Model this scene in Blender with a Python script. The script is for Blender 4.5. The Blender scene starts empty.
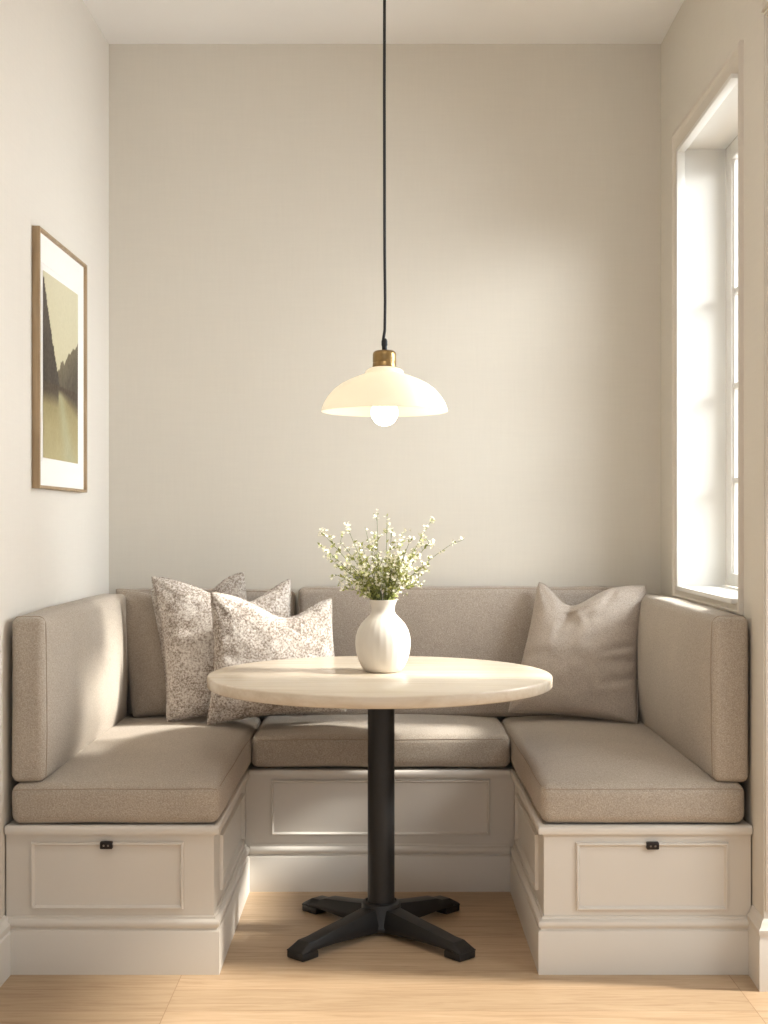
import bpy, bmesh, math, random
from mathutils import Vector, Matrix, noise

C = bpy.context.scene.collection
R = math.radians
F, CX, HY, CZ = 1300.0, 384.0, 522.0, 1.2      # focal length in px, principal column, horizon row, eye height


def P(px, py, Y):
    """world point seen at photo pixel (px,py) at depth Y"""
    return Vector(((px - CX) * Y / F, Y, CZ - (py - HY) * Y / F))


def srgb(r, g, b):
    f = lambda c: (c / 255 / 12.92) if c / 255 <= .04045 else ((c / 255 + .055) / 1.055) ** 2.4
    return (f(r), f(g), f(b), 1)


# ------------------------------------------------------------------ materials
class NT:
    def __init__(s, name):
        s.m = bpy.data.materials.new(name)
        s.m.use_nodes = True
        s.t = s.m.node_tree
        s.b = s.t.nodes['Principled BSDF']

    def n(s, typ, **kw):
        nd = s.t.nodes.new(typ)
        for k, v in kw.items():
            if k in nd.inputs:
                nd.inputs[k].default_value = v
            else:
                setattr(nd, k, v)
        return nd

    def l(s, a, b):
        s.t.links.new(a, b)

    def coord(s, scale=(1, 1, 1), rot=(0, 0, 0)):
        tc = s.n('ShaderNodeTexCoord')
        mp = s.n('ShaderNodeMapping')
        mp.inputs['Scale'].default_value = scale
        mp.inputs['Rotation'].default_value = rot
        s.l(tc.outputs['Object'], mp.inputs['Vector'])
        return mp.outputs['Vector']

    def noise(s, vec, scale, detail=3, rough=.5, dist=0):
        nd = s.n('ShaderNodeTexNoise')
        nd.inputs['Scale'].default_value = scale
        nd.inputs['Detail'].default_value = detail
        nd.inputs['Roughness'].default_value = rough
        nd.inputs['Distortion'].default_value = dist
        s.l(vec, nd.inputs['Vector'])
        return nd.outputs['Fac']

    def ramp(s, fac, stops):
        r = s.n('ShaderNodeValToRGB')
        e = r.color_ramp.elements
        e[0].position, e[0].color = stops[0]
        e[1].position, e[1].color = stops[-1]
        for p, c in stops[1:-1]:
            q = e.new(p)
            q.color = c
        s.l(fac, r.inputs['Fac'])
        return r.outputs['Color']

    def math(s, op, a, b=None):
        m = s.n('ShaderNodeMath', operation=op)
        for i, x in enumerate((a, b)):
            if x is None:
                continue
            if isinstance(x, (int, float)):
                m.inputs[i].default_value = x
            else:
                s.l(x, m.inputs[i])
        return m.outputs[0]

    def mix(s, fac, a, b, mode='MIX'):
        m = s.n('ShaderNodeMix', data_type='RGBA', blend_type=mode)
        for i, x in ((0, fac), (6, a), (7, b)):
            if isinstance(x, (int, float, tuple)):
                m.inputs[i].default_value = x
            else:
                s.l(x, m.inputs[i])
        return m.outputs[2]

    def bump(s, h, strength=.2, dist=.002):
        b = s.n('ShaderNodeBump')
        b.inputs['Strength'].default_value = strength
        b.inputs['Distance'].default_value = dist
        s.l(h, b.inputs['Height'])
        s.l(b.outputs['Normal'], s.b.inputs['Normal'])

    def set(s, col=None, rough=.5, metal=0, spec=.5):
        if col is not None:
            if isinstance(col, tuple):
                s.b.inputs['Base Color'].default_value = col
            else:
                s.l(col, s.b.inputs['Base Color'])
        s.b.inputs['Roughness'].default_value = rough
        s.b.inputs['Metallic'].default_value = metal
        s.b.inputs['Specular IOR Level'].default_value = spec
        return s


def paint(name, col, rough=.55, mottle=.03, bumpy=.05, scale=3):
    t = NT(name)
    v = t.coord()
    f = t.noise(v, scale, 4)
    c2 = tuple(max(0, x * (1 - mottle)) for x in col[:3]) + (1,)
    t.set(t.ramp(f, [(.3, c2), (.7, col)]), rough, 0, .35)
    t.bump(t.noise(v, 160, 2), bumpy, .001)
    return t.m


def wallpaint(name, col):
    t = NT(name)
    v = t.coord()
    f = t.noise(v, 1.3, 3)
    c2 = tuple(x * .97 for x in col[:3]) + (1,)
    base = t.ramp(f, [(.3, c2), (.7, col)])
    w = t.noise(t.coord((140, 140, 8)), 1, 2)
    h = t.noise(t.coord((8, 8, 140)), 1, 2)
    s = t.math('ADD', w, h)
    g = t.math('ADD', t.math('MULTIPLY', s, .04), .96)
    t.set(t.mix(1.0, base, g, 'MULTIPLY'), .75, 0, .2)
    t.bump(s, .06, .001)
    return t.m


def fabric(name, col, dark, k=1.0, contrast=1.0):
    t = NT(name)
    th = []
    for ax in range(3):
        q = [190 * k] * 3
        q[ax] = 560 * k
        th.append(t.noise(t.coord(tuple(q)), 1, 2, .55))
    s = t.math('DIVIDE', t.math('ADD', t.math('ADD', th[0], th[1]), th[2]), 3)
    v = t.coord()
    fine = t.noise(v, 300 * k, 2, .6)
    big = t.noise(v, 6, 3)
    f = t.math('ADD', t.math('MULTIPLY', s, .65), t.math('MULTIPLY', fine, .35))
    f2 = t.math('ADD', f, t.math('MULTIPLY', t.math('SUBTRACT', big, .5), .08))
    c = t.ramp(f2, [(.5 - .15 / contrast, dark), (.5 + .15 / contrast, col)])
    t.set(c, .95, 0, .1)
    t.b.inputs['Sheen Weight'].default_value = .15
    t.b.inputs['Sheen Roughness'].default_value = .5
    t.bump(f, .55, .003)
    return t.m


def speckled(name):
    t = NT(name)
    v = t.coord()
    a = t.noise(v, 150, 5, .7, .3)
    b = t.noise(v, 13, 4, .6)
    f = t.math('ADD', a, t.math('MULTIPLY', t.math('SUBTRACT', b, .5), .42))
    c = t.ramp(f, [(.30, srgb(110, 96, 86)), (.43, srgb(150, 138, 128)), (.53, srgb(192, 183, 174)), (.68, srgb(222, 216, 209))])
    t.set(c, .95, 0, .1)
    t.b.inputs['Sheen Weight'].default_value = .15
    t.bump(t.noise(v, 190, 4, .7), .6, .003)
    return t.m


def oak_floor():
    t = NT('oak planks')
    v = t.coord()
    br = t.n('ShaderNodeTexBrick', offset=.37, offset_frequency=1, squash=1)
    for k, x in (('Scale', 1), ('Mortar Size', .0011), ('Mortar Smooth', .2), ('Bias', 0), ('Brick Width', 1.45), ('Row Height', .145)):
        br.inputs[k].default_value = x
    br.inputs['Color1'].default_value = (0, 0, 0, 1)
    br.inputs['Color2'].default_value = (1, 1, 1, 1)
    br.inputs['Mortar'].default_value = (.5, .5, .5, 1)
    t.l(v, br.inputs['Vector'])
    off = t.n('ShaderNodeVectorMath', operation='MULTIPLY_ADD')
    t.l(br.outputs['Color'], off.inputs[0])
    off.inputs[1].default_value = (7, 3, 5)
    t.l(v, off.inputs[2])
    mp = t.n('ShaderNodeMapping')
    mp.inputs['Scale'].default_value = (1.2, 14, 1)
    t.l(off.outputs[0], mp.inputs['Vector'])
    g1 = t.noise(mp.outputs['Vector'], 2.6, 6, .62, 1.2)
    mp2 = t.n('ShaderNodeMapping')
    mp2.inputs['Scale'].default_value = (5, 140, 1)
    t.l(off.outputs[0], mp2.inputs['Vector'])
    g2 = t.noise(mp2.outputs['Vector'], 2, 4, .6)
    g = t.math('ADD', t.math('MULTIPLY', g1, .7), t.math('MULTIPLY', g2, .3))
    c = t.ramp(g, [(.3, srgb(158, 130, 101)), (.48, srgb(184, 158, 128)), (.7, srgb(200, 176, 147))])
    tone = t.ramp(br.outputs['Color'], [(0, (.9, .9, .89, 1)), (1, (1.04, 1.03, 1.02, 1))])
    c = t.mix(1.0, c, tone, 'MULTIPLY')
    c = t.mix(t.math('MULTIPLY', br.outputs['Fac'], .55), c, srgb(120, 84, 52))
    t.set(c, .42, 0, .4)
    hb = t.math('SUBTRACT', t.math('MULTIPLY', g, .3), br.outputs['Fac'])
    t.bump(hb, .12, .002)
    return t.m


def wood(name, lo, mid, hi, axis=0, rough=.35, sc=1.0):
    t = NT(name)
    s = [18 * sc] * 3
    s[axis] = 1.5 * sc
    v = t.coord(tuple(s))
    g = t.noise(v, 1.6, 6, .6, .8)
    s2 = [150 * sc] * 3
    s2[axis] = 6 * sc
    g2 = t.noise(t.coord(tuple(s2)), 1, 3)
    f = t.math('ADD', t.math('MULTIPLY', g, .75), t.math('MULTIPLY', g2, .25))
    t.set(t.ramp(f, [(.3, lo), (.5, mid), (.7, hi)]), rough, 0, .5)
    t.bump(f, .05, .001)
    return t.m


def simple(name, col, rough=.5, metal=0, var=.08, scale=30, spec=.5, bmp=0):
    t = NT(name)
    v = t.coord()
    f = t.noise(v, scale, 3)
    c2 = tuple(x * (1 - var) for x in col[:3]) + (1,)
    t.set(t.ramp(f, [(.3, c2), (.7, col)]), rough, metal, spec)
    if bmp:
        t.bump(f, bmp, .002)
    return t.m


M = {}
M['wall'] = wallpaint('warm wall paint', srgb(216, 210, 199))
M['wall_left'] = wallpaint('pale wall paint', srgb(219, 213, 204))
M['ceil'] = paint('ceiling paint', srgb(240, 239, 238), .8)
M['trim'] = paint('satin cream cabinet paint', srgb(215, 209, 200), .42, .02, .03)
M['casing'] = paint('casing paint', srgb(214, 206, 194), .5, .02, .03)
M['white'] = paint('white window paint', srgb(228, 226, 221), .45, .02, .03)
M['floor'] = oak_floor()
M['fab'] = fabric('taupe weave', srgb(200, 189, 175), srgb(134, 122, 109), 1.25, .9)
M['fab_back'] = fabric('greige weave', srgb(198, 186, 174), srgb(130, 118, 107), 1.25, .9)
M['fab_dark'] = fabric('dark taupe linen', srgb(190, 177, 162), srgb(134, 121, 108), 1.15)
M['fab_linen'] = fabric('greige linen', srgb(205, 193, 181), srgb(146, 134, 123), 1.2)
M['seam'] = simple('seam thread', srgb(168, 152, 136), .95, 0, .2, 200, .1)
M['seam_l'] = simple('pale seam thread', srgb(190, 180, 168), .95, 0, .2, 200, .1)
M['speck'] = speckled('speckled cream and brown fabric')
M['oak'] = wood('pale oak top', srgb(206, 189, 166), srgb(216, 202, 182), srgb(224, 212, 195), 0, .22)
M['frame'] = wood('thin oak moulding', srgb(138, 114, 84), srgb(158, 134, 102), srgb(176, 152, 120), 2, .4, 1.6)
M['black'] = simple('black powder coated metal', srgb(40, 39, 39), .42, .3, .12, 300, .5, .03)
M['cord'] = simple('black cord', srgb(24, 24, 27), .6, 0, .2, 200)
M['brass'] = simple('aged brass', srgb(158, 131, 88), .35, 1, .15, 60)
M['latch'] = simple('dark bronze latch', srgb(38, 30, 27), .45, .4, .15, 200)
M['screw'] = simple('worn steel screw', srgb(150, 142, 132), .4, .9, .1, 100)
M['vase'] = simple('matte white ceramic', srgb(218, 211, 200), .45, 0, .03, 12, .45)
M['stem'] = simple('green stem', srgb(112, 124, 66), .6, 0, .25, 60)
M['leaf'] = simple('yellow green leaf', srgb(176, 180, 102), .55, 0, .3, 60)
M['petal'] = simple('cream petal', srgb(247, 243, 222), .6, 0, .08, 60)
M['mat'] = paint('white mat board', srgb(238, 236, 233), .85, .01, .02)
M['dark'] = simple('dark backing', srgb(60, 48, 38), .8)


def emission(name, col, strength):
    m = bpy.data.materials.new(name)
    m.use_nodes = True
    t = m.node_tree
    b = t.nodes['Principled BSDF']
    b.inputs['Base Color'].default_value = (1, 1, 1, 1)
    b.inputs['Emission Color'].default_value = col
    b.inputs['Emission Strength'].default_value = strength
    return m


M['bulb'] = emission('lit opal bulb', (1, .93, .80, 1), 5)


def opal():
    m = bpy.data.materials.new('opal glass')
    m.use_nodes = True
    t = m.node_tree
    b = t.nodes['Principled BSDF']
    b.inputs['Base Color'].default_value = srgb(250, 244, 226)
    b.inputs['Roughness'].default_value = .3
    b.inputs['Emission Color'].default_value = (1, .92, .75, 1)
    b.inputs['Emission Strength'].default_value = .16  # faint glow put into the glass itself, on top of the bulb's light
    tr = t.nodes.new('ShaderNodeBsdfTranslucent')
    tr.inputs['Color'].default_value = (1, .96, .86, 1)
    mx = t.nodes.new('ShaderNodeMixShader')
    mx.inputs[0].default_value = .32
    t.links.new(b.outputs[0], mx.inputs[1])
    t.links.new(tr.outputs[0], mx.inputs[2])
    t.links.new(mx.outputs[0], t.nodes['Material Output'].inputs['Surface'])
    return m


M['opal'] = opal()


def pane(name, tint):
    m = bpy.data.materials.new(name)
    m.use_nodes = True
    t = m.node_tree
    t.nodes.remove(t.nodes['Principled BSDF'])
    tr = t.nodes.new('ShaderNodeBsdfTransparent')
    tr.inputs['Color'].default_value = tint
    gl = t.nodes.new('ShaderNodeBsdfGlossy')
    gl.inputs['Roughness'].default_value = .03
    mx = t.nodes.new('ShaderNodeMixShader')
    mx.inputs[0].default_value = .06
    t.links.new(tr.outputs[0], mx.inputs[1])
    t.links.new(gl.outputs[0], mx.inputs[2])
    t.links.new(mx.outputs[0], t.nodes['Material Output'].inputs['Surface'])
    return m


M['glass'] = pane('window glass', (.97, .98, .98, 1))
M['tinted'] = pane('tinted glass', (.88, .87, .85, 1))  # for the added pane that weakens the sun

# ------------------------------------------------------------------ helpers


def obj(name, bm, mat, parent=None, smooth=True, angle=38, origin=None):
    me = bpy.data.meshes.new(name)
    bmesh.ops.recalc_face_normals(bm, faces=bm.faces)
    if origin is not None:
        bmesh.ops.translate(bm, verts=bm.verts, vec=-Vector(origin))
    bm.to_mesh(me)
    bm.free()
    for m in (mat if isinstance(mat, list) else [mat]):
        me.materials.append(m)
    if smooth:
        me.polygons.foreach_set('use_smooth', [True] * len(me.polygons))
        try:
            me.set_sharp_from_angle(angle=R(angle))
        except Exception:
            pass
    o = bpy.data.objects.new(name, me)
    C.objects.link(o)
    if origin is not None:
        o.location = origin
    if parent is not None:
        o.parent = parent
        if parent.type == 'EMPTY' or True:
            o.location = Vector(o.location) - world_loc(parent)
    return o


def world_loc(o):
    v = Vector(o.location)
    while o.parent is not None:
        o = o.parent
        v = v + Vector(o.location)
    return v


def thing(name, label, cat, loc, group=None):
    o = bpy.data.objects.new(name, None)
    C.objects.link(o)
    o.empty_display_size = .1
    o.location = loc
    return tag(o, label, cat, group)


def tag(o, label, cat, group=None):
    o['label'] = label
    o['category'] = cat
    if group:
        o['group'] = group
    return o


def struct(name, bm, m, **kw):
    o = obj(name, bm, m, **kw)
    o['kind'] = 'structure'
    return o


def add_box(bm, x0, x1, y0, y1, z0, z1, bev=0, seg=2):
    r = bmesh.ops.create_cube(bm, size=1)
    vs = r['verts']
    for v in vs:
        v.co = Vector(((x0 + x1) / 2 + v.co.x * (x1 - x0), (y0 + y1) / 2 + v.co.y * (y1 - y0), (z0 + z1) / 2 + v.co.z * (z1 - z0)))
    if bev:
        es = list({e for v in vs for e in v.link_edges})
        bmesh.ops.bevel(bm, geom=es, offset=bev, segments=seg, affect='EDGES', profile=.5)
    return vs


def box(*a, **k):
    bm = bmesh.new()
    add_box(bm, *a, **k)
    return bm


def lathe(bm, prof, cx, cy, seg=48, cap0=False, cap1=False, rib=None):
    rings = []
    for r, z in prof:
        ring = []
        for i in range(seg):
            a = 2 * math.pi * i / seg
            rr = r * (1 + (rib(a, z) if rib else 0))
            ring.append(bm.verts.new((cx + rr * math.cos(a), cy + rr * math.sin(a), z)))
        rings.append(ring)
    for a, b in zip(rings, rings[1:]):
        for i in range(seg):
            bm.faces.new((a[i], a[(i + 1) % seg], b[(i + 1) % seg], b[i]))
    if cap0:
        bm.faces.new(rings[0][::-1])
    if cap1:
        bm.faces.new(rings[-1])
    return bm


def tube(bm, pts, rad, seg=8, closed=False):
    pts = [Vector(p) for p in pts]
    n = len(pts)
    rads = rad if isinstance(rad, (list, tuple)) else [rad] * n
    rings = []
    prev = None
    for i, p in enumerate(pts):
        if closed:
            d = pts[(i + 1) % n] - pts[i - 1]
        else:
            d = pts[min(i + 1, n - 1)] - pts[max(i - 1, 0)]
        d.normalize()
        if prev is None:
            up = Vector((0, 0, 1)) if abs(d.z) < .9 else Vector((1, 0, 0))
        else:
            up = prev
        s = d.cross(up).normalized()
        u = s.cross(d).normalized()
        prev = u
        rings.append([bm.verts.new(p + (s * math.cos(2 * math.pi * k / seg) + u * math.sin(2 * math.pi * k / seg)) * rads[i]) for k in range(seg)])
    m = n if closed else n - 1
    for i in range(m):
        a, b = rings[i], rings[(i + 1) % n]
        for k in range(seg):
            bm.faces.new((a[k], a[(k + 1) % seg], b[(k + 1) % seg], b[k]))
    if not closed:
        bm.faces.new(rings[0][::-1])
        bm.faces.new(rings[-1])


def sweep_plan(bm, path, prof, side=1):
    """extrude a closed profile [(outward offset, z)] along a plan polyline with mitred corners"""
    path = [Vector(p) for p in path]
    n = len(path)
    nor = []
    for a, b in zip(path, path[1:]):
        d = (b - a).normalized()
        nor.append(Vector((d.y, -d.x)) * side)
    rings = []
    for i, p in enumerate(path):
        if i == 0:
            m = nor[0]
        elif i == n - 1:
            m = nor[-1]
        else:
            m = (nor[i - 1] + nor[i]).normalized()
            m = m / max(.2, m.dot(nor[i]))
        rings.append([bm.verts.new((p.x + m.x * o, p.y + m.y * o, z)) for o, z in prof])
    k = len(prof)
    for a, b in zip(rings, rings[1:]):
        for j in range(k):
            bm.faces.new((a[j], a[(j + 1) % k], b[(j + 1) % k], b[j]))
    bm.faces.new(rings[0])
    bm.faces.new(rings[-1][::-1])


def ring_moulding(bm, o, u, v, nrm, rect, prof):
    """mitred rectangular moulding; prof = closed [(inset, height)]"""
    o, u, v, nrm = Vector(o), Vector(u), Vector(v), Vector(nrm)
    u0, u1, v0, v1 = rect
    rings = []
    for (su, sv) in ((0, 0), (1, 0), (1, 1), (0, 1)):
        ring = []
        for w, h in prof:
            uu = (u0 + w) if su == 0 else (u1 - w)
            vv = (v0 + w) if sv == 0 else (v1 - w)
            ring.append(bm.verts.new(o + u * uu + v * vv + nrm * h))
        rings.append(ring)
    k = len(prof)
    for i in range(4):
        a, b = rings[i], rings[(i + 1) % 4]
        for j in range(k):
            bm.faces.new((a[j], a[(j + 1) % k], b[(j + 1) % k], b[j]))


# ------------------------------------------------------------------ the setting
YB = 4.72                                       # back wall
XL0, XL1 = -1.010, -.9985                      # left wall at bench front / at back wall
FRONT = 3.445


def wl(y):
    return XL1 + (XL0 - XL1) * (YB - y) / (YB - FRONT)


def wr(y):
    return 1.0057 - .0170 * (YB - y) - .008 * max(0, min(1, (3.56 - y) / .225))


ZC = 2.9355
Y0 = -1.6
bm = box(-1.6, 3.2, Y0, YB + .2, -.12, 0)
struct('floor', bm, M['floor'], smooth=False)
bm = box(-1.3, 1.5, Y0, YB + .2, ZC, ZC + .15)
struct('ceiling', bm, M['ceil'], smooth=False)
bm = box(-1.3, 1.5, YB, YB + .2, 0, ZC)
struct('wall_back', bm, M['wall'], smooth=False)


def prism(bm, plan, z0, z1):
    lo = [bm.verts.new((x, y, z0)) for x, y in plan]
    hi = [bm.verts.new((x, y, z1)) for x, y in plan]
    k = len(plan)
    for i in range(k):
        bm.faces.new((lo[i], lo[(i + 1) % k], hi[(i + 1) % k], hi[i]))
    bm.faces.new(lo[::-1])
    bm.faces.new(hi)


bm = bmesh.new()
prism(bm, [(wl(Y0), Y0), (wl(YB), YB), (-1.3, YB), (-1.3, Y0)], 0, ZC)
struct('wall_left', bm, M['wall_left'], smooth=False)

# right wall: window opening and an open doorway nearer the viewer
WY0, WY1, WZ0, WZ1 = 3.60, 4.345, .977, 2.449
DY, DY2, DZ = 3.335, 1.3, 2.50
TH = .19


def wseg(bm, ya, yb, z0, z1):
    prism(bm, [(wr(ya), ya), (wr(yb), yb), (wr(yb) + TH, yb), (wr(ya) + TH, ya)], z0, z1)


bm = bmesh.new()
wseg(bm, WY1, YB, 0, ZC)
wseg(bm, WY0, WY1, 0, WZ0)
wseg(bm, WY0, WY1, WZ1, ZC)
wseg(bm, DY, WY0 - .04, 0, ZC)
wseg(bm, WY0 - .04, WY0, 0, ZC)
wseg(bm, DY2, DY, DZ, ZC)
wseg(bm, Y0, DY2, 0, ZC)
struct('wall_right', bm, M['wall'], smooth=False)

# unseen panel added behind the doorway, cuts the sun to a low opening
bm = bmesh.new()
for (ya, yb, z0, z1) in ((1.2, 3.4, 1.40, ZC), (1.2, 3.4, 0, .06), (3.36, 3.4, 0, ZC)):
    add_box(bm, 1.185, 1.25, ya, yb, z0, z1)
struct('added_sun_mask', bm, M['wall'], smooth=False)
struct('sun_dimmer_pane', box(1.21, 1.215, 1.2, 3.37, .05, 1.41), M['tinted'], smooth=False)  # unseen pane added across the low opening to weaken the sun on the floor

# skirting boards
sk = [(0, 0), (.021, 0), (.021, .112), (.0175, .116), (.0175, .121), (.0195, .127), (.0185, .134), (.012, .140), (.010, .147), (.004, .153), (0, .155)]
bm = bmesh.new()
sweep_plan(bm, [(wl(Y0), Y0), (wl(FRONT + .012), FRONT + .012)], sk, 1)
struct('baseboard_left', bm, M['white'])
sk2 = [(0, 0), (.014, 0), (.014, .128), (.012, .134), (.0125, .142), (.0155, .148), (.0155, .156), (.009, .164), (.007, .172), (.003, .180), (0, .182)]
bm = bmesh.new()
sweep_plan(bm, [(wr(FRONT + .012), FRONT + .012), (wr(DY), DY), (wr(DY) + TH, DY)], sk2, 1)
struct('baseboard_right', bm, M['trim'])

# slim bead around the doorway, on the jamb side
bm = bmesh.new()
xj = wr(DY)
for (a, b, pr) in ((.004, .016, .006), (.020, .030, .004), (.034, .08, .003)):
    add_box(bm, xj + a, xj + b, DY - pr, DY + .002, .2, DZ + .0, .0015)
    add_box(bm, xj + a, xj + b, DY2, DY, DZ - pr, DZ + .002, .0015)
for (z0, z1, pr) in ((DZ + .006, DZ + .02, .008), (DZ + .024, DZ + .032, .005)):
    for v in add_box(bm, -pr, .004, DY2, DY - .0, z0, z1, .0015):
        pass
    bm.verts.ensure_lookup_table()
for v in bm.verts:
    if v.co.x < .3:
        v.co.x += wr(v.co.y)
struct('trim_1', bm, M['casing'])

# window
win = thing('window_1', 'tall casement window with deep white reveal and cream casing in the right wall', 'window', (wr(4), 3.97, WZ0))
del win['category']
win['kind'] = 'structure'


def shear(bm):
    for v in bm.verts:
        v.co.x += wr(v.co.y)
    return bm


bm = bmesh.new()     # casing on the wall face
yo0, yo1, zo0, zo1 = 3.566, 4.42, .944, 2.522
cp = [(0, -.002), (0, .016), (.003, .024), (.009, .026), (.012, .019), (.014, .0175), (.026, .0165), (.032, .0165), (.032, -.002)]
n_in = Vector((-1, 0, 0))
wy = (.014, .079, .033, .077)
rings = []
for (su, sv) in ((0, 0), (1, 0), (1, 1), (0, 1)):
    ring = []
    for w, h in cp:
        t = w / .032
        y = yo0 + t * wy[0] if su == 0 else yo1 - t * wy[1]
        z = zo0 + t * wy[2] if sv == 0 else zo1 - t * wy[3]
        ring.append(bm.verts.new((wr(y) - h * (.55 if su == 0 else 1), y, z)))
    rings.append(ring)
for i in range(4):
    a, b = rings[i], rings[(i + 1) % 4]
    for j in range(len(cp)):
        bm.faces.new((a[j], a[(j + 1) % len(cp)], b[(j + 1) % len(cp)], b[j]))
obj('casing', bm, M['casing'], win, origin=(wr(4), 3.97, WZ0))
# white jamb lining, proud of the casing by a bead
bm = bmesh.new()
lt = .004
XI = .142
add_box(bm, .002, XI, WY1 - lt, WY1 + .001, WZ0, WZ1, .0025)
add_box(bm, .002, XI, WY0 - .001, WY0 + lt, WZ0, WZ1, .0025)
add_box(bm, .002, XI, WY0, WY1, WZ1 - lt, WZ1 + .001, .0025)
shear(bm)
obj('jamb_lining', bm, M['white'], win, origin=(wr(4), 3.97, WZ0))
bm = bmesh.new()
add_box(bm, -.024, .003, WY1 - .018, WY1 - .004, WZ0 + .004, WZ1 - .004, .002)
add_box(bm, -.024, .003, WY0 + .006, WY1 - .004, WZ1 - .018, WZ1 - .004, .002)
add_box(bm, -.024, .003, WY0 + .006, WY1 - .004, WZ0 - .004, WZ0 + .010, .002)
shear(bm)
obj('inner_bead', bm, M['white'], win, origin=(wr(4), 3.97, WZ0))
bm = bmesh.new()
add_box(bm, .004, XI, WY0 - .0, WY1, WZ0 - .002, WZ0 + .010, .003)
shear(bm)
obj('sill', bm, M['white'], win, origin=(wr(4), 3.97, WZ0))
XS0, XS1 = .142, .182
bm = bmesh.new()
add_box(bm, XS0, XS1, WY1 - .075, WY1 - lt, WZ0 + .012, WZ1 - lt, .004)
add_box(bm, XS0, XS1, WY0 + lt, WY0 + .030, WZ0 + .012, WZ1 - lt, .004)
add_box(bm, XS0, XS1, WY0 + .025, WY1 - .07, WZ1 - .058, WZ1 - lt, .004)
add_box(bm, XS0, XS1, WY0 + .025, WY1 - .07, WZ0 + .012, WZ0 + .055, .004)
for yy in (WY1 - .08, WY0 + .030):
    add_box(bm, XS0 + .008, XS1 - .008, yy - .004, yy + .008, WZ0 + .05, WZ1 - .055, .002)
shear(bm)
obj('sash_frame', bm, M['white'], win, origin=(wr(4), 3.97, WZ0))
for zz in (1.956, 1.646, 1.336):
    bm = box(XS0 + .006, XS1 - .006, WY0 + .025, WY1 - .07, zz - .009, zz + .009, .003)
    shear(bm)
    obj('glazing_bar', bm, M['white'], win, origin=(wr(4), 3.97, WZ0))
bm = box(XS0 + .018, XS0 + .022, WY0 + .025, WY1 - .07, WZ0 + .05, WZ1 - .05)
shear(bm)
obj('pane', bm, M['glass'], win, smooth=False, origin=(wr(4), 3.97, WZ0))

# ------------------------------------------------------------------ built-in benches
BZ = .394
PL = [(0, 0), (.016, 0), (.016, .112), (.0145, .115), (.0085, .117), (.0085, .121), (.0135, .125), (.0155, .131), (.0150, .137), (.011, .142), (.005, .145), (.004, .151), (0, .152)]
CAP = [(0, BZ - .029), (.003, BZ - .029), (.0035, BZ - .024), (.014, BZ - .0225), (.0155, BZ - .016), (.0155, BZ - .007), (.013, BZ - .002), (.009, BZ), (0, BZ)]
PM = [(0, 0), (0, .004), (.002, .0095), (.005, .0105), (.0075, .0075), (.009, .003), (.0105, .0015), (.0125, .0015), (.0125, 0)]


def latch(parent, x, y, z):
    bm = box(x - .0165, x + .0165, y - .016, y, z - .0095, z + .0095, .0025)
    l = obj('latch', bm, M['latch'], parent, origin=(x, y, z))
    l['label'] = 'small black metal latch'
    for s in (-1, 1):
        b = bmesh.new()
        bmesh.ops.create_cone(b, cap_ends=True, segments=14, radius1=.0028, radius2=.0022, depth=.002, matrix=Matrix.Translation((x + s * .006, y - .0168, z)) @ Matrix.Rotation(R(90), 4, 'X'))
        obj('screw', b, M['screw'], l, origin=(x + s * .006, y - .0168, z))


def side_bench(sx, x_in, x_wall, label, prect, lx):
    """sx=-1 left bench, +1 right bench; x_in = inner body face"""
    yf = FRONT + .016
    yb = YB - .004
    org = Vector(((x_in + x_wall) / 2, yf, 0))
    t = thing('storage_bench', label, 'bench', org)
    a, b = min(x_in, x_wall), max(x_in, x_wall)
    obj('carcass', box(a, b, yf, yb, 0, BZ - .012), M['trim'], t, smooth=False, origin=org)
    path = [(x_wall, yf), (x_in, yf), (x_in, 4.234)]
    bm = bmesh.new()
    sweep_plan(bm, path, PL, 1 if sx < 0 else -1)
    obj('plinth', bm, M['trim'], t, origin=org)
    bm = bmesh.new()
    sweep_plan(bm, path, CAP, 1 if sx < 0 else -1)
    add_box(bm, a + .002, b - .002, yf + .002, yb, BZ - .022, BZ - .0008)
    obj('top_board', bm, M['trim'], t, origin=org)
    # drawer front with applied moulding
    x0, x1, z0, z1 = prect
    bm = bmesh.new()
    add_box(bm, x0 + .006, x1 - .006, yf - .0012, yf + .004, z0 + .006, z1 - .006)
    d = obj('drawer_front', bm, M['trim'], t, smooth=False, origin=((x0 + x1) / 2, yf, z0))
    bm = bmesh.new()
    ring_moulding(bm, (0, yf, 0), (1, 0, 0), (0, 0, 1), (0, -1, 0), prect, PM)
    obj('panel_moulding', bm, M['trim'], d, origin=((x0 + x1) / 2, yf, z0))
    latch(d, lx, yf - .001, z1 - .0065)
    # inner side panel
    bm = bmesh.new()
    nx = -sx
    ring_moulding(bm, (x_in, 0, 0), (0, 1, 0), (0, 0, 1), (nx, 0, 0), (3.58, 4.13, .186, .338), PM)
    obj('side_panel_moulding', bm, M['trim'], t, origin=(x_in, 3.85, .186))
    return t


S = FRONT / F


def fx(px):
    return (px - CX) * S * 1.004


def fz(py):
    return CZ - (py - HY) * S * 1.004


side_bench(-1, -.4525, -1.0055, 'cream panelled storage bench along the left wall, under the picture', (fx(31), fx(183.5), fz(909), fz(842)), fx(107))
side_bench(1, .4255, wr(3.46) - .004, 'cream panelled storage bench along the right wall, under the window', (fx(576), fx(728), fz(910), fz(842.5)), fx(652))
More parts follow.
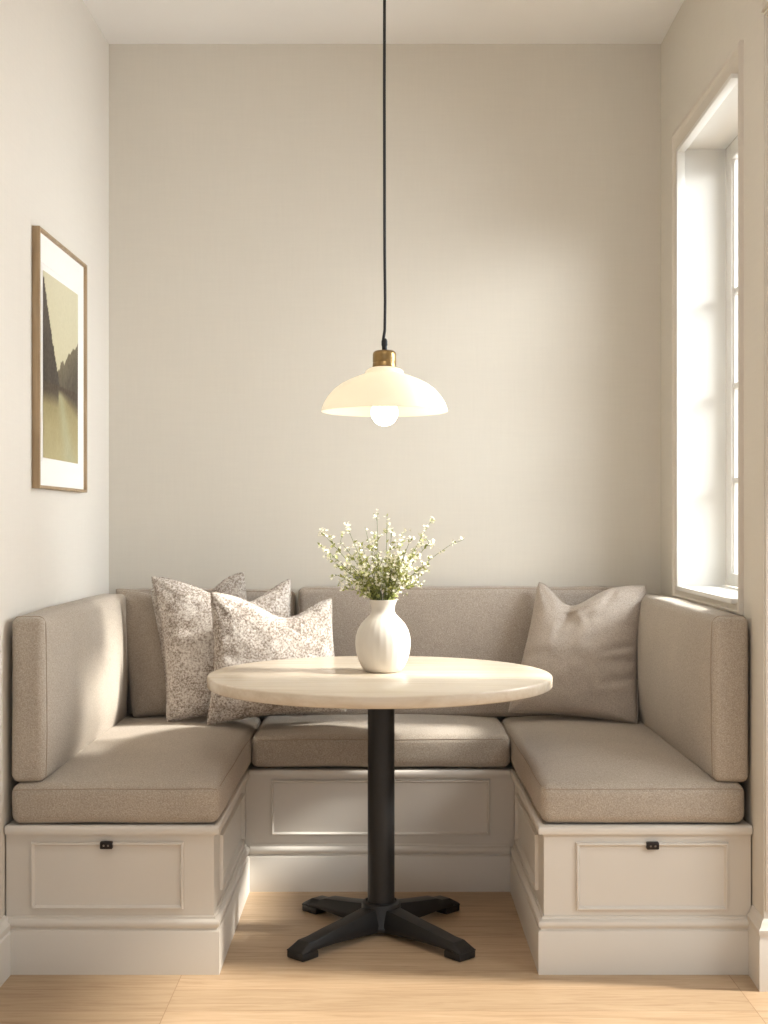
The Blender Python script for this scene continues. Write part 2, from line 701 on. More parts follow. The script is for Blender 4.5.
# back bench
yf = 4.234
org = Vector((-.012, yf, 0))
t = thing('storage_bench', 'cream panelled storage bench along the back wall, behind the table leg', 'bench', org)
obj('carcass', box(-.4515, .4245, yf, YB - .004, 0, BZ - .012), M['trim'], t, smooth=False, origin=org)
bm = bmesh.new()
sweep_plan(bm, [(-.4365, yf), (.4095, yf)], PL, 1)
obj('plinth', bm, M['trim'], t, origin=org)
bm = bmesh.new()
sweep_plan(bm, [(-.437, yf), (.41, yf)], CAP, 1)
add_box(bm, -.4505, .4235, yf + .002, YB - .004, BZ - .022, BZ - .0008)
obj('top_board', bm, M['trim'], t, origin=org)
k = yf / F
pr = ((271 - CX) * k, (490 - CX) * k, CZ - (835 - HY) * k, CZ - (779.5 - HY) * k)
d = obj('front_panel', box(pr[0] + .006, pr[1] - .006, yf - .0012, yf + .004, pr[2] + .006, pr[3] - .006), M['trim'], t, smooth=False, origin=(org.x, yf, pr[2]))
bm = bmesh.new()
ring_moulding(bm, (0, yf, 0), (1, 0, 0), (0, 0, 1), (0, -1, 0), pr, PM)
obj('panel_moulding', bm, M['trim'], d, origin=(org.x, yf, pr[2]))

# ------------------------------------------------------------------ cushions


def axis_pts(h, r, n):
    e = [0, .12, .28, .5, .75, 1]
    a = [-h + r * q for q in e]
    mid = [-h + r + (2 * h - 2 * r) * i / n for i in range(1, n)]
    b = [h - r * q for q in e[::-1]]
    return a + mid + b


class Cushion:
    def __init__(s, size, r, bulge, seed=0, wob=.003, ncell=.06):
        s.h = [q / 2 for q in size]
        s.r = r
        s.bulge = bulge
        s.seed = seed
        s.wob = wob
        s.n = [max(4, int(q / ncell)) for q in size]

    def map(s, p):
        h, r = s.h, s.r
        c = Vector([max(-(h[i] - r), min(h[i] - r, p[i])) for i in range(3)])
        d = Vector(p) - c
        if d.length > 1e-9:
            p = c + d.normalized() * r
        else:
            p = Vector(p)
        q = Vector(p)
        f = [max(0, 1 - (p[i] / h[i]) ** 4) for i in range(3)]
        g = [max(0, 1 - abs(p[i] / h[i]) ** 2.2) for i in range(3)]
        for i in range(3):
            j, k = (i + 1) % 3, (i + 2) % 3
            b = s.bulge[i]
            if isinstance(b, tuple):
                b = b[0] if p[i] < 0 else b[1]
            q[i] += b * (p[i] / h[i]) * .5 * (f[j] * f[k] + g[j] * g[k])
        sd = Vector((s.seed * 7.1, s.seed * 3.3, s.seed * 1.7))
        nz = noise.noise_vector(Vector(p) * 5 + sd) * s.wob + noise.noise_vector(Vector(p) * 17 + sd) * s.wob * .25
        return q + nz

    def build(s, bm, loc):
        h, r = s.h, s.r
        ax = [axis_pts(h[i], r, s.n[i]) for i in range(3)]
        cache = {}

        def V(p):
            key = tuple(round(x, 6) for x in p)
            if key not in cache:
                cache[key] = bm.verts.new(s.map(Vector(p)) + loc)
            return cache[key]
        for i in range(3):
            j, k = (i + 1) % 3, (i + 2) % 3
            for sg in (-1, 1):
                for a in range(len(ax[j]) - 1):
                    for b in range(len(ax[k]) - 1):
                        vs = []
                        for (da, db) in ((0, 0), (1, 0), (1, 1), (0, 1)):
                            p = [0, 0, 0]
                            p[i] = sg * h[i]
                            p[j] = ax[j][a + da]
                            p[k] = ax[k][b + db]
                            vs.append(V(p))
                        if len(set(vs)) == 4:
                            bm.faces.new(vs if sg > 0 else vs[::-1])

    def loop(s, i, pos, loc, push=.0006, n=28):
        """closed seam loop around axis i at coordinate pos"""
        j, k = (i + 1) % 3, (i + 2) % 3
        hj, hk = s.h[j], s.h[k]
        pts = []

        def seg(a, b):
            m = max(6, int((b - a).length / .02)) if n is None else n
            for q in range(m):
                pts.append(a.lerp(b, q / m))
        cs = []
        for (sj, sk_) in ((-1, -1), (1, -1), (1, 1), (-1, 1)):
            p = Vector((0, 0, 0))
            p[i] = pos
            p[j] = sj * hj
            p[k] = sk_ * hk
            cs.append(p)
        for q in range(4):
            seg(cs[q], cs[(q + 1) % 4])
        out = []
        for p in pts:
            m = s.map(p)
            d = Vector(p)
            c = Vector([max(-(s.h[x] - s.r), min(s.h[x] - s.r, p[x])) for x in range(3)])
            nn = (d - c)
            nn = nn.normalized() if nn.length > 1e-9 else Vector((0, 0, 0))
            out.append(m + nn * push + loc)
        # drop near-duplicates
        res = [out[0]]
        for p in out[1:]:
            if (p - res[-1]).length > .0015:
                res.append(p)
        return res


def cushion(name, label, lo, hi, r, bulge, mat, seams, seed, group, wob=.003):
    lo, hi = Vector(lo), Vector(hi)
    c = Cushion(hi - lo, r, bulge, seed, wob)
    loc = (lo + hi) / 2
    org = Vector((loc.x, loc.y, lo.z))
    t = thing(name, label, 'cushion', org, group)
    bm = bmesh.new()
    c.build(bm, loc)
    obj('cover', bm, mat, t, origin=org, angle=70)
    for (i, pos) in seams:
        bm = bmesh.new()
        p = pos * c.h[i] if abs(pos) <= 1 else pos
        tube(bm, c.loop(i, p, loc), 0.0012, 6, closed=True)
        obj('seam', bm, M['seam'], t, origin=org)
    return t


SZ0, SZ1 = BZ + .0008, .503
cushion('seat_cushion', 'long taupe woven seat cushion on the left bench', (-.995, FRONT + .006, SZ0), (-.4385, 4.70, SZ1), .028, (.004, .005, (0.0, .027)), M['fab'], [(2, .80)], 1, 'seat cushions of the banquette')
cushion('seat_cushion', 'long taupe woven seat cushion on the right bench', (.418, FRONT + .006, SZ0), (.962, 4.70, SZ1), .028, (.004, .005, (0.0, .027)), M['fab'], [(2, .80)], 2, 'seat cushions of the banquette')
cushion('seat_cushion', 'taupe woven seat cushion on the back bench, behind the table', (-.432, 4.222, SZ0 + .006), (.412, 4.70, SZ1 + .002), .024, (.002, .004, (0.0, .016)), M['fab'], [(2, .80)], 3, 'seat cushions of the banquette')
BK0 = .506
cushion('back_cushion', 'pale taupe upright back cushion against the left wall', (-.993, 3.462, BK0), (-.906, 4.595, .946), .018, ((0, .034), .004, .008), M['fab'], [(1, -.965)], 4, 'upright back cushions of the banquette')
cushion('back_cushion', 'taupe upright back cushion under the window sill', (.880, 3.462, BK0), (.972, 4.595, .946), .018, ((.034, 0), .004, .008), M['fab'], [(1, -.965)], 5, 'upright back cushions of the banquette')
cushion('back_cushion', 'greige upright back cushion against the back wall, mostly behind the speckled pillows', (-.955, 4.634, BK0 + .002), (-.318, 4.712, .958), .028, (.006, (.012, 0), .004), M['fab_back'], [(1, -.9)], 6, 'upright back cushions of the banquette')
cushion('back_cushion', 'long greige upright back cushion on the back wall behind the vase', (-.306, 4.612, BK0 + .002), (.93, 4.712, .966), .022, (.003, (.012, 0), .004), M['fab_back'], [(1, -.93)], 7, 'upright back cushions of the banquette')

# ------------------------------------------------------------------ throw pillows


def pillow(label, tl, tr, bl, br, T, mat, seed, chop=.10, sag=.05, dent=.0, backk=.6, N=60, sx=0, cw=.42, creases=(), group='throw pillows', seam=None):
    n = (tr - tl).cross(bl - tl).normalized()
    if n.y > 0:
        n = -n
    W = ((tr - tl).length + (br - bl).length) / 2
    sd = Vector((seed * 5.3, seed * 2.9, seed * 8.1))

    def flat(u, v):
        e1 = sag * (1 - v * v)
        e2 = sag * (1 - u * u)
        uu = u * (1 - e1 * abs(u) ** 3)
        vv = v * (1 - e2 * abs(v) ** 3)
        vv -= chop * math.exp(-((u - sx) / cw) ** 2) * max(0, (v + .2) / 1.2) ** 2.5
        c = 1 - .022 * abs(u * v) ** 9
        a, b = (uu * c + 1) / 2, (vv * c + 1) / 2
        p = bl.lerp(br, a).lerp(tl.lerp(tr, a), b)
        return p

    def thick(u, v):
        q = max(0, (1 - u * u) * (1 - v * v))
        t = q ** .38
        # pull-creases radiating from the corners
        cr = 0
        for cu in (-1, 1):
            for cv in (-1, 1):
                du, dv = u - cu, v - cv
                dd = math.hypot(du, dv)
                ang = math.atan2(dv, du)
                cr += math.sin(ang * 9 + seed * 2.3 + cu * 1.7 + cv) * math.exp(-(dd / .55) ** 2) * min(1, dd / .2) * .07
        cr += noise.noise(Vector((u * 2.2, v * 2.2, 0)) + sd) * .10 + noise.noise(Vector((u * 6, v * 6, 3)) + sd) * .045
        for (u0, v0, u1, v1, am, wd) in creases:
            du, dv = u1 - u0, v1 - v0
            k = max(0, min(1, ((u - u0) * du + (v - v0) * dv) / (du * du + dv * dv)))
            dist = math.hypot(u - u0 - du * k, v - v0 - dv * k) + .012 * noise.noise(Vector((u * 7, v * 7, 9)) + sd)
            cr += am * (1 - .7 * k) * (math.exp(-(dist / wd) ** 2) - .6 * math.exp(-(dist / (wd * 2.4)) ** 2))
        d = dent * math.exp(-((u - sx) / .16) ** 2 - ((v - .62) / .30) ** 2)
        return T * (t * (1 + cr) - d * q ** .3)
    bm = bmesh.new()
    us = [-math.cos(math.pi * i / N) * .55 + (-1 + 2 * i / N) * .45 for i in range(N + 1)]
    fr, bk = [], []
    for i, u in enumerate(us):
        a, b = [], []
        for j, v in enumerate(us):
            p = flat(u, v)
            edge = i in (0, N) or j in (0, N)
            if edge:
                vv = bm.verts.new(p)
                a.append(vv)
                b.append(vv)
            else:
                th = thick(u, v)
                a.append(bm.verts.new(p + n * th))
                b.append(bm.verts.new(p - n * th * backk))
        fr.append(a)
        bk.append(b)
    for i in range(N):
        for j in range(N):
            bm.faces.new((fr[i][j], fr[i + 1][j], fr[i + 1][j + 1], fr[i][j + 1]))
            q = (bk[i][j], bk[i][j + 1], bk[i + 1][j + 1], bk[i + 1][j])
            if len(set(q)) == 4:
                try:
                    bm.faces.new(q)
                except ValueError:
                    pass
    org = (bl + br) / 2
    t = thing('throw_pillow', label, 'pillow', org, group)
    obj('cover', bm, mat, t, origin=org, angle=80)
    pts = []
    for (ua, va, ub, vb) in ((-1, -1, 1, -1), (1, -1, 1, 1), (1, 1, -1, 1), (-1, 1, -1, -1)):
        for i in range(30):
            k = i / 30
            pts.append(flat(ua + (ub - ua) * k, va + (vb - va) * k))
    bm = bmesh.new()
    tube(bm, pts, .0028, 6, closed=True)
    obj('seam', bm, seam or mat, t, origin=org)
    return t


pillow('plain dark taupe throw pillow in the left corner, behind the speckled ones', P(115, 588, 4.59), P(222, 592, 4.605), P(133, 717.5, 4.52), P(232, 714, 4.545), .055, M['fab_dark'], 1, chop=.08, sag=.04, backk=.25)
pillow('speckled throw pillow of which only one corner shows above the others', P(150, 588, 4.54), P(244, 571, 4.545), P(168, 710, 4.475), P(262, 708, 4.48), .03, M['speck'], 2, chop=.25, sag=.06, backk=.3)
pillow('cream and brown speckled throw pillow next to the plain taupe one', P(150, 575, 4.44), P(291, 574, 4.50), P(166, 723, 4.37), P(305, 716, 4.43), .078, M['speck'], 3, chop=.33, cw=.55, sag=.095, creases=[(-.95, .3, -.4, .2, -.12, .07), (-.95, -.1, -.5, -.1, -.1, .06)], backk=.25, sx=.25)
pillow('front cream and grey speckled throw pillow, partly behind the table edge', P(210, 591, 4.31), P(332, 596, 4.42), P(206, 726, 4.30), P(347, 712, 4.43), .068, M['speck'], 4, chop=.30, cw=.5, sag=.09, creases=[(.22, .6, .6, .3, -.14, .07), (.2, .55, -.1, .2, -.12, .07), (-.95, .1, -.5, .0, -.12, .06), (.95, -.1, .5, .05, -.12, .06)], backk=.25, sx=.22)
pillow('plain greige linen throw pillow with a dented top on the right', P(539, 579, 4.575), P(647, 585, 4.46), P(507, 713, 4.50), P(638, 725, 4.36), .098, M['fab_linen'], 5, chop=.33, cw=.45, sag=.06, dent=.35, creases=[(-.3, .58, .5, .72, -.22, .05), (-.3, .5, -.42, .05, -.16, .06), (-.12, .62, .1, .2, .14, .07), (.97, .12, .42, -.05, -.26, .045), (.97, -.12, .35, -.2, -.24, .045), (.97, .36, .55, .34, -.2, .045), (.97, -.38, .45, -.5, -.2, .05), (.97, .0, .5, -.12, .2, .04), (.97, -.25, .5, -.34, .18, .045), (-.95, -.2, -.5, -.1, -.14, .05), (.5, .95, .25, .45, -.16, .06)], backk=.25, sx=-.3)

# ------------------------------------------------------------------ table
TX, TY, TZ, TR_ = -.0125, 3.838, .7535, .506
t = thing('pedestal_table', 'round pale oak table on a black four-footed pedestal', 'table', (TX, TY, 0))
bm = bmesh.new()
tt = .034
prof = [(.001, TZ - tt), (TR_ - .006, TZ - tt), (TR_ - .002, TZ - tt + .002), (TR_, TZ - tt + .005), (TR_, TZ - .005), (TR_ - .0015, TZ - .002), (TR_ - .005, TZ), (.001, TZ)]
lathe(bm, prof, TX, TY, 128, True, True)
obj('table_top', bm, M['oak'], t, origin=(TX, TY, TZ - tt))
bm = bmesh.new()
lathe(bm, [(.15, TZ - tt - .008), (.15, TZ - tt - .0005)], TX, TY, 40, True, True)
obj('mounting_plate', bm, M['black'], t, origin=(TX, TY, TZ - tt - .008))
PX, PY = -.0085, 3.812
bm = bmesh.new()
lathe(bm, [(.0395, .085), (.0395, TZ - tt - .008)], PX, PY, 40, True, True)
obj('column', bm, M['black'], t, origin=(PX, PY, .085))
bm = bmesh.new()
lathe(bm, [(.05, .012), (.060, .014), (.061, .022), (.057, .028), (.057, .083), (.0555, .088), (.051, .0905), (.046, .0915), (.044, .087)], PX, PY, 40, True, True)
obj('hub', bm, M['black'], t, origin=(PX, PY, .012))
for (ex, ey) in ((-.228, -.245), (.230, -.245), (-.214, .212), (.212, .212)):
    L = math.hypot(ex, ey)
    ang = math.atan2(ey, ex)
    bm = bmesh.new()
    secs = []
    #  s, bottom width, top width, z bottom, z top
    for s, wb, wt, zb, zt in ((.03, .066, .054, .012, .079), (.075, .065, .050, .014, .074), (.14, .062, .047, .018, .065), (.22, .061, .045, .021, .056), (L - .055, .062, .043, .022, .047), (L - .022, .064, .044, .021, .045), (L + .012, .066, .052, .020, .026)):
        ring = [Vector((s, -wb / 2, zb)), Vector((s, wb / 2, zb)), Vector((s, wb / 2, zb + (zt - zb) * .35)), Vector((s, wt / 2, zt)), Vector((s, -wt / 2, zt)), Vector((s, -wb / 2, zb + (zt - zb) * .35))]
        secs.append([bm.verts.new(v) for v in ring])
    for a, b in zip(secs, secs[1:]):
        for j in range(6):
            bm.faces.new((a[j], a[(j + 1) % 6], b[(j + 1) % 6], b[j]))
    bm.faces.new(secs[0])
    bm.faces.new(secs[-1][::-1])
    bmesh.ops.bevel(bm, geom=[e for e in bm.edges], offset=.003, segments=2, affect='EDGES', profile=.6)
    mt = Matrix.Translation((PX, PY, 0)) @ Matrix.Rotation(ang, 4, 'Z')
    bmesh.ops.transform(bm, matrix=mt, verts=bm.verts)
    fo = obj('foot', bm, M['black'], t, origin=(PX, PY, 0))
    bm = box(L - .05, L + .012, -.032, .032, .0008, .0215, .004)
    bmesh.ops.transform(bm, matrix=mt, verts=bm.verts)
    obj('foot_pad', bm, M['black'], fo, origin=(PX, PY, 0))

# ------------------------------------------------------------------ pendant lamp
LX, LY = .0015, 3.845
m = LY / F
lz = lambda py: CZ - (py - HY) * m
t = thing('pendant_lamp', 'lit white glass dome pendant lamp with brass socket on a black cord', 'lamp', (LX, LY, lz(411)))
o_ = lambda z: (LX, LY, z)
pr_out = [(63.2, 411.5), (62.6, 408.5), (60.5, 403), (56.5, 396.5), (50.5, 389.5), (43, 384), (34, 379.4), (26, 376.2), (20.5, 374.4), (19.2, 373.2), (19.0, 371.4), (16.5, 369.3), (13, 367.8), (11.5, 367.2)]
outer = [(r * m, lz(y)) for r, y in pr_out]
inner = [(max(.008, r - .0035), z - .003) for r, z in outer[::-1]]
inner[-1] = (outer[0][0] - .003, outer[0][1] + .0002)
bm = bmesh.new()
lathe(bm, [(outer[0][0] - .0015, outer[0][1] - .0012)] + outer + inner + [(outer[0][0] - .0015, outer[0][1] - .0012)], LX, LY, 72)
bmesh.ops.remove_doubles(bm, verts=bm.verts, dist=.00005)
obj('lamp_shade', bm, M['opal'], t, origin=o_(lz(411)), angle=60)
bm = bmesh.new()
lathe(bm, [(r * m, lz(y)) for r, y in ((10.8, 368.2), (11.9, 367.8), (11.9, 363.2), (11.6, 362.8), (11.6, 362.2), (11.9, 361.8), (11.8, 354.5), (11.2, 352.4), (9.4, 351.0), (5, 350.6), (.4, 350.5))], LX, LY, 40, True, True)
obj('socket', bm, M['brass'], t, origin=o_(lz(368)))
bm = bmesh.new()
lathe(bm, [(r * m, lz(y)) for r, y in ((2.4, 351), (2.6, 347), (2.6, 346), (3.1, 345.5), (3.1, 341), (2.7, 340), (2.2, 339.4), (2.0, 338.6))], LX, LY, 20, True, True)
obj('cord_grip', bm, M['cord'], t, origin=o_(lz(351)))
bm = bmesh.new()
tube(bm, [(LX - .0035, LY, lz(340)), (LX + .001, LY, lz(330)), (LX + .002, LY, lz(300)), (LX + .0005, LY, lz(250)), (LX, LY, lz(180)), (LX - .0005, LY, lz(90)), (LX, LY, lz(0)), (LX, LY, ZC - .02)], .0046, 10)
obj('cord', bm, M['cord'], t, origin=o_(lz(340)))
bm = bmesh.new()
lathe(bm, [(.05, ZC - .001), (.05, ZC - .018), (.046, ZC - .024), (.01, ZC - .026)], LX, LY, 32, True, True)
obj('ceiling_cap', bm, M['cord'], t, origin=o_(ZC))
bm = bmesh.new()
br, bz = .0402, lz(412.6)
prof = []
for i in range(0, 15):
    a = -math.pi / 2 + (math.pi * .84) * i / 14
    prof.append((max(.0006, br * math.cos(a)), bz + br * math.sin(a)))
prof += [(.016, bz + .045), (.0145, bz + .06), (.0145, lz(372))]
lathe(bm, prof, LX, LY, 40, True, True)
obj('bulb', bm, M['bulb'], t, origin=o_(bz), angle=80)

# ------------------------------------------------------------------ framed picture on the left wall
fy0, fy1, fz0, fz1 = 3.715, 4.29, 1.297, 2.047
DP = .024
org = Vector((wl(3.98), 3.98, fz0))
t = thing('framed_picture', 'tall framed landscape print in a thin oak frame on the left wall', 'picture', org)
sh = lambda bm: [setattr(v.co, 'x', v.co.x + wl(v.co.y)) for v in bm.verts]
bm = bmesh.new()
ring_moulding(bm, (0, 0, 0), (0, 1, 0), (0, 0, 1), (1, 0, 0), (fy0, fy1, fz0, fz1), [(0, .002), (0, DP - .001), (.001, DP), (.008, DP), (.009, DP - .001), (.009, .002)])
sh(bm)
obj('frame', bm, M['frame'], t, origin=org)
bm = box(.004, .013, fy0 + .008, fy1 - .008, fz0 + .008, fz1 - .008)
sh(bm)
obj('mat_board', bm, M['mat'], t, smooth=False, origin=org)
bm = bmesh.new()     # cut edge of the mat around the print
py0, py1, pz0, pz1 = 3.785, 4.20, 1.388, 1.934
ring_moulding(bm, (0, 0, 0), (0, 1, 0), (0, 0, 1), (1, 0, 0), (py0 - .014, py1 + .014, pz0 - .012, pz1 + .022), [(0, .0125), (0, .0142), (.0025, .0142), (.0025, .0125)])
sh(bm)
obj('mat_line', bm, M['mat'], t, origin=org)
bm = bmesh.new()
NX, NZ = 70, 100
col = bm.loops.layers.float_color.new('Col')
grid = [[bm.verts.new((.0142, py0 + (py1 - py0) * i / NX, pz0 + (pz1 - pz0) * j / NZ)) for j in range(NZ + 1)] for i in range(NX + 1)]


def art(u, v):
    n1 = noise.noise(Vector((u * 9, v * 9, 1)))
    n2 = noise.noise(Vector((u * 26, v * 26, 5)))
    sky = Vector((206, 196, 156)).lerp(Vector((214, 206, 172)), v)
    c = sky.copy()
    wline = .415
    # right wooded hill
    hh = wline + .03 + .26 * max(0, (u - .32) / .68) ** .8 + .018 * n2 + .02 * n1
    if u > .3 and v < hh and v > wline - .02:
        c = Vector((112, 100, 78)).lerp(Vector((78, 68, 55)), min(1, max(0, (hh - v) / .22))) + Vector((1, 1, 1)) * 10 * n2
    # left cliff
    edge = .03 + .42 * max(0, (.97 - v) / .55) ** 1.15 + .014 * n2
    if u < edge and v > wline - .02 and v < .97:
        c = Vector((84, 74, 66)).lerp(Vector((66, 56, 48)), min(1, (.97 - v) / .5)) + Vector((1, 1, 1)) * 8 * n1
    if v <= wline:
        d = (wline - v) / wline
        c = Vector((150, 136, 88)).lerp(Vector((184, 170, 122)), d)
        lt_ = math.exp(-((u - (.44 + .30 * d)) / (.07 + .10 * d)) ** 2)
        c = c.lerp(Vector((178, 174, 136)), lt_ * .8)
        dk = max(0, 1 - d / .30) if u < .42 else max(0, 1 - d / (.12 + .55 * max(0, u - .5)))
        c = c.lerp(Vector((72, 58, 44)), min(1, dk * 1.5))
        c = c + Vector((1, 1, 1)) * 6 * n1
    g = (c.x + c.y + c.z) / 3
    c = c.lerp(Vector((g, g, g)), .15)
    return srgb(*[max(0, min(255, q * .96 + 2)) for q in c])


for i in range(NX):
    for j in range(NZ):
        f = bm.faces.new((grid[i][j], grid[i + 1][j], grid[i + 1][j + 1], grid[i][j + 1]))
        for lp, (a, b) in zip(f.loops, ((i, j), (i + 1, j), (i + 1, j + 1), (i, j + 1))):
            lp[col] = art(a / NX, b / NZ)
sh(bm)
mm = NT('landscape print')
vc = mm.n('ShaderNodeVertexColor', layer_name='Col')
fn = mm.noise(mm.coord(), 90, 3)
mm.set(mm.mix(.05, vc.outputs['Color'], mm.ramp(fn, [(.3, (.1, .09, .06, 1)), (.7, (.8, .75, .6, 1))])), .7, 0, .2)
obj('print', bm, mm.m, t, smooth=False, origin=org)

# ------------------------------------------------------------------ vase and sprigs
VX, VY, VZ = -.003, 3.882, TZ
k = VY / F
t = obj('vase', bmesh.new(), M['vase'])
bpy.data.objects.remove(t)
vy = lambda py: VZ + (672.6 - py) * k
vp = [(.5, 672.4), (15.5, 672.6), (18.6, 671.2), (21.5, 667.5), (24.6, 661), (26.8, 653.5), (27.7, 645), (27.2, 637.5), (25.2, 630.5), (21.8, 624.5), (17.3, 619.5), (13.2, 615.5), (11.7, 612.5), (11.5, 609.5), (12.3, 605.5), (13.6, 601.8), (13.9, 600.9), (13.5, 600.5), (12.8, 600.9), (11.2, 605), (10.3, 610), (10.6, 614), (14, 619.5), (20, 625), (24, 632), (26, 645), (24, 658), (18, 668), (.5, 669.5)]


def rib(a, z):
    f = max(0, min(1, (vy(612) - z) / .03)) * max(0, min(1, (z - VZ - .01) / .03))
    return f * .0025 * math.cos(a * 26)


bm = bmesh.new()
lathe(bm, [(r * k, vy(y)) for r, y in vp], VX, VY, 180, True, True, rib)
vase = obj('vase', bm, M['vase'], origin=(VX, VY, VZ), angle=60)
tag(vase, 'round white ceramic vase with a short flared neck on the table', 'vase')

rng = random.Random(11)


def petal_flower(bm, p, n, r):
    n = n.normalized()
    a = n.orthogonal().normalized()
    b = n.cross(a)
    ph = rng.random() * 6
    for q in range(5):
        t0 = ph + q * 2 * math.pi / 5
        d = a * math.cos(t0) + b * math.sin(t0)
        s = a * -math.sin(t0) + b * math.cos(t0)
        v = [p, p + d * r * .6 + s * r * .38 + n * r * .25, p + d * r + n * r * .45, p + d * r * .6 - s * r * .38 + n * r * .25]
        bm.faces.new([bm.verts.new(x) for x in v])


def leaf(bm, p, d, L, w):
    d = d.normalized()
    s = d.cross(Vector((rng.uniform(-1, 1), rng.uniform(-1, 1), rng.uniform(-.3, 1)))).normalized()
    n = s.cross(d)
    pts = [p, p + d * L * .4 + s * w + n * w * .3, p + d * L - n * w * .5, p + d * L * .4 - s * w + n * w * .3]
    v = [bm.verts.new(x) for x in pts]
    mid = bm.verts.new(p + d * L * .45)
    bm.faces.new((v[0], v[1], mid))
    bm.faces.new((v[1], v[2], mid))
    bm.faces.new((v[2], v[3], mid))
    bm.faces.new((v[3], v[0], mid))


def rv():
    return Vector((rng.uniform(-1, 1), rng.uniform(-1, 1), rng.uniform(-1, 1)))


MOUTH = Vector((VX, VY, vy(602)))


def sprig(px, py, dy, label, twigs, bloom, leafy, start=.3, rad=.0012):
    end = P(px, py, VY + dy)
    dirh = Vector((end.x - VX, end.y - VY, 0))
    if dirh.length < .001:
        dirh = Vector((.001, 0, 0))
    dn = dirh.normalized()
    mouth = MOUTH + dn * rng.uniform(.010, .024) + Vector((rng.uniform(-.008, .008), rng.uniform(-.008, .008), 0))
    base = Vector((VX, VY, VZ + .045)) - dn * .02 + Vector((rng.uniform(-.01, .01), rng.uniform(-.01, .01), 0))
    ctrl = mouth.lerp(end, .5) + Vector((0, 0, .10 * dirh.length)) + rv() * .006
    pts = [base]
    n = 12
    for i in range(n + 1):
        q = i / n
        pts.append(mouth * (1 - q) ** 2 + ctrl * 2 * q * (1 - q) + end * q * q)
    t = thing('flower_sprig', label, 'flowers', base, 'sprigs in the white vase')
    sb, lb, fb = bmesh.new(), bmesh.new(), bmesh.new()
    tube(sb, pts, [rad * (1.25 - .8 * i / (n + 1)) for i in range(n + 2)], 5)

    def at(q):
        f = q * n
        i = min(n - 1, int(f))
        return pts[1 + i].lerp(pts[2 + i], f - i), (pts[2 + i] - pts[1 + i]).normalized()
    tips = [(end, at(1)[1], 1.0)]
    for w in range(twigs):
        q = start + (1 - start) * (w + rng.random()) / twigs
        p, d = at(min(.99, q))
        L = rng.uniform(.018, .042) * (1.15 - .4 * q)
        dd = (d * .9 + rv() * .85 + Vector((0, 0, .15))).normalized()
        e = p + dd * L
        tube(sb, [p, p.lerp(e, .5) + rv() * .002, e], [rad * .7, rad * .55, rad * .4], 4)
        tips.append((e, dd, .8))
        if rng.random() < leafy:
            leaf(lb, p.lerp(e, .5), dd + rv() * .8, rng.uniform(.008, .016), rng.uniform(.0025, .0048))
    for (p, d, s) in tips:
        for q in range(int(rng.uniform(3, 6) * bloom + .5)):
            c = p + rv() * .0065 * (.7 + s * .6) - d * rng.uniform(0, .012)
            petal_flower(fb, c, d + rv() * .9 + Vector((0, -.3, .4)), rng.uniform(.0038, .0064))
        for q in range(2):
            if rng.random() < leafy:
                leaf(lb, p - d * rng.uniform(.0, .018), d * .6 + rv(), rng.uniform(.007, .014), rng.uniform(.0025, .0045))
    for i in range(int(17 * leafy)):
        q = rng.uniform(.02, .85)
        p, d = at(q)
        leaf(lb, p, d * .5 + rv(), rng.uniform(.011, .021), rng.uniform(.0035, .0065))
    obj('stem', sb, M['stem'], t, origin=base)
    obj('leaves', lb, M['leaf'], t, smooth=False, origin=base)
    obj('blossoms', fb, M['petal'], t, smooth=False, origin=base)


SP = [
    (320, 531, -.03, 'long flowering sprig reaching furthest up to the left of the bouquet', 8, 1.3, .5),
    (322, 547, .04, 'white-flowered sprig at the far left of the bouquet, below the longest', 8, 1.2, .5),
    (330, 559, -.06, 'low left flowering sprig with a leafy tip, above the drooping ones', 6, .9, .8),
    (340, 541, .05, 'pale blossomed sprig left of centre, just inside the far left tips', 6, 1.2, .6),
    (346, 525, .0, 'sprig with one round cream blossom head at the upper left', 3, 1.8, .3),
    (365, 527, .06, 'thin bare sprig with a tiny bud left of the tallest stem', 2, .3, .3),
    (377, 512, .0, 'tallest upright sprig of the bouquet with a thin pointed tip', 4, .7, .5),
    (387, 516, .03, 'upright sprig with blossoms at its tip, right beside the tallest one', 4, 1.1, .5),
    (392, 528, -.03, 'upright sprig with pale blossoms right of the tallest stems', 5, 1.4, .5),
    (402, 533, .05, 'short blossomed sprig right of centre near the top', 5, 1.1, .6),
    (410, 541, -.04, 'sprig with a single small blossom tip right of centre', 4, .7, .6),
    (433, 518, .01, 'tall blossoming sprig leaning to the upper right', 6, 1.4, .4),
    (431, 541, -.05, 'wide cluster-headed cream sprig right of centre, under the tall leaning one', 8, 1.6, .6),
    (455, 542, .02, 'long sprig reaching furthest to the right with a blossom tip', 4, 1.4, .3),
    (428, 563, -.07, 'leafy yellow-green sprig on the right side of the bouquet', 8, .8, 1.0),
    (422, 582, .05, 'low thin sprig hanging out to the right above the vase', 5, .6, .7),
    (334, 574, .03, 'low drooping sprig at the left with a greenish tip', 5, .6, .9),
    (343, 588, -.05, 'lowest drooping sprig at the left of the bouquet', 5, .6, .8),
    (362, 547, -.05, 'leafy sprig left of the upright stems, with rounded leaves', 6, .7, 1.0),
    (373, 534, .05, 'short pale blossomed sprig left of the tallest stem', 5, 1.1, .6),
    (400, 552, -.06, 'leafy sprig with greenish flowers right of the upright stems', 7, .9, 1.0),
]
for (px, py, dy, lab, tw, bl_, lf) in SP:
    sprig(px, py, dy, lab, tw, bl_, lf)
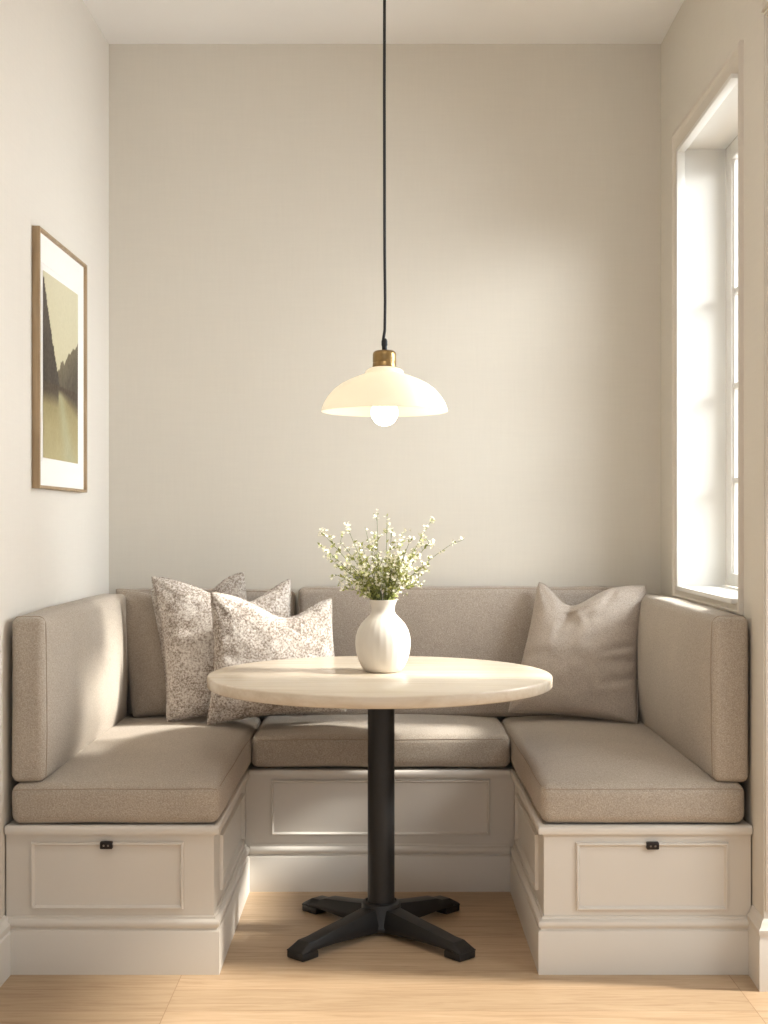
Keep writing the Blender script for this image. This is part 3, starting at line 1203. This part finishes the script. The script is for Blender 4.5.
for i in range(26):
    sprig(rng.uniform(350, 418), rng.uniform(552, 584), rng.uniform(-.07, .07), 'short leafy sprig in the dense green heart of the bouquet', 7, .8, 1.0, .1, .0010)

# ------------------------------------------------------------------ light
w = bpy.data.worlds.new('World')
bpy.context.scene.world = w
w.use_nodes = True
bg = w.node_tree.nodes['Background']
bg.inputs['Color'].default_value = (.885, .965, 1.06, 1)
bg.inputs['Strength'].default_value = 1.15


def light(name, typ, loc, aim, energy, col, **kw):
    l = bpy.data.lights.new(name, typ)
    l.energy = energy
    l.color = col
    for a, b in kw.items():
        setattr(l, a, b)
    o = bpy.data.objects.new(name, l)
    C.objects.link(o)
    o.location = loc
    d = Vector(aim) - Vector(loc)
    o.rotation_euler = d.to_track_quat('-Z', 'Y').to_euler()
    return o


SD = Vector((-1, .10, -.74))
light('sun', 'SUN', Vector((0, 4, 1)) - SD * 6, (0, 4, 1), 10.5, (1, .945, .87), angle=R(6))
# bright hazy sky seen by the window, from the front-right
g = light('sky_glow', 'AREA', (4.0, .2, 3.3), (1.1, 4.0, 1.75), 31, (.95, .98, 1.0), shape='RECTANGLE', size=3.2, size_y=1.2)
g.data.spread = R(50)
light('overhead_fill', 'AREA', (0, 2.3, ZC - .03), (0, 2.75, 0), 15, (1, .96, .90), shape='DISK', size=.9)  # unseen fill light added overhead to brighten seats, table and floor
light('window_sky', 'AREA', (1.42, 3.97, 1.75), (-1, 3.97, 1.35), 38, (.93, .97, 1.0), shape='RECTANGLE', size=1.0, size_y=1.7).data.spread = R(105)

# ------------------------------------------------------------------ camera
cam = bpy.data.cameras.new('camera')
cam.sensor_fit = 'AUTO'
cam.sensor_width = 36
cam.lens = F / 1024 * 36
cam.shift_x = 0
cam.shift_y = (HY - 512) / 1024
cam.clip_start = .05
co = bpy.data.objects.new('camera', cam)
C.objects.link(co)
co.location = (0, 0, CZ)
co.rotation_euler = (R(90), 0, 0)
sc = bpy.context.scene
sc.camera = co
sc.view_settings.view_transform = 'Standard'
sc.view_settings.look = 'None'
sc.view_settings.exposure = 0
sc.cycles.max_bounces = 10
sc.cycles.diffuse_bounces = 6
sc.cycles.sample_clamp_indirect = 6
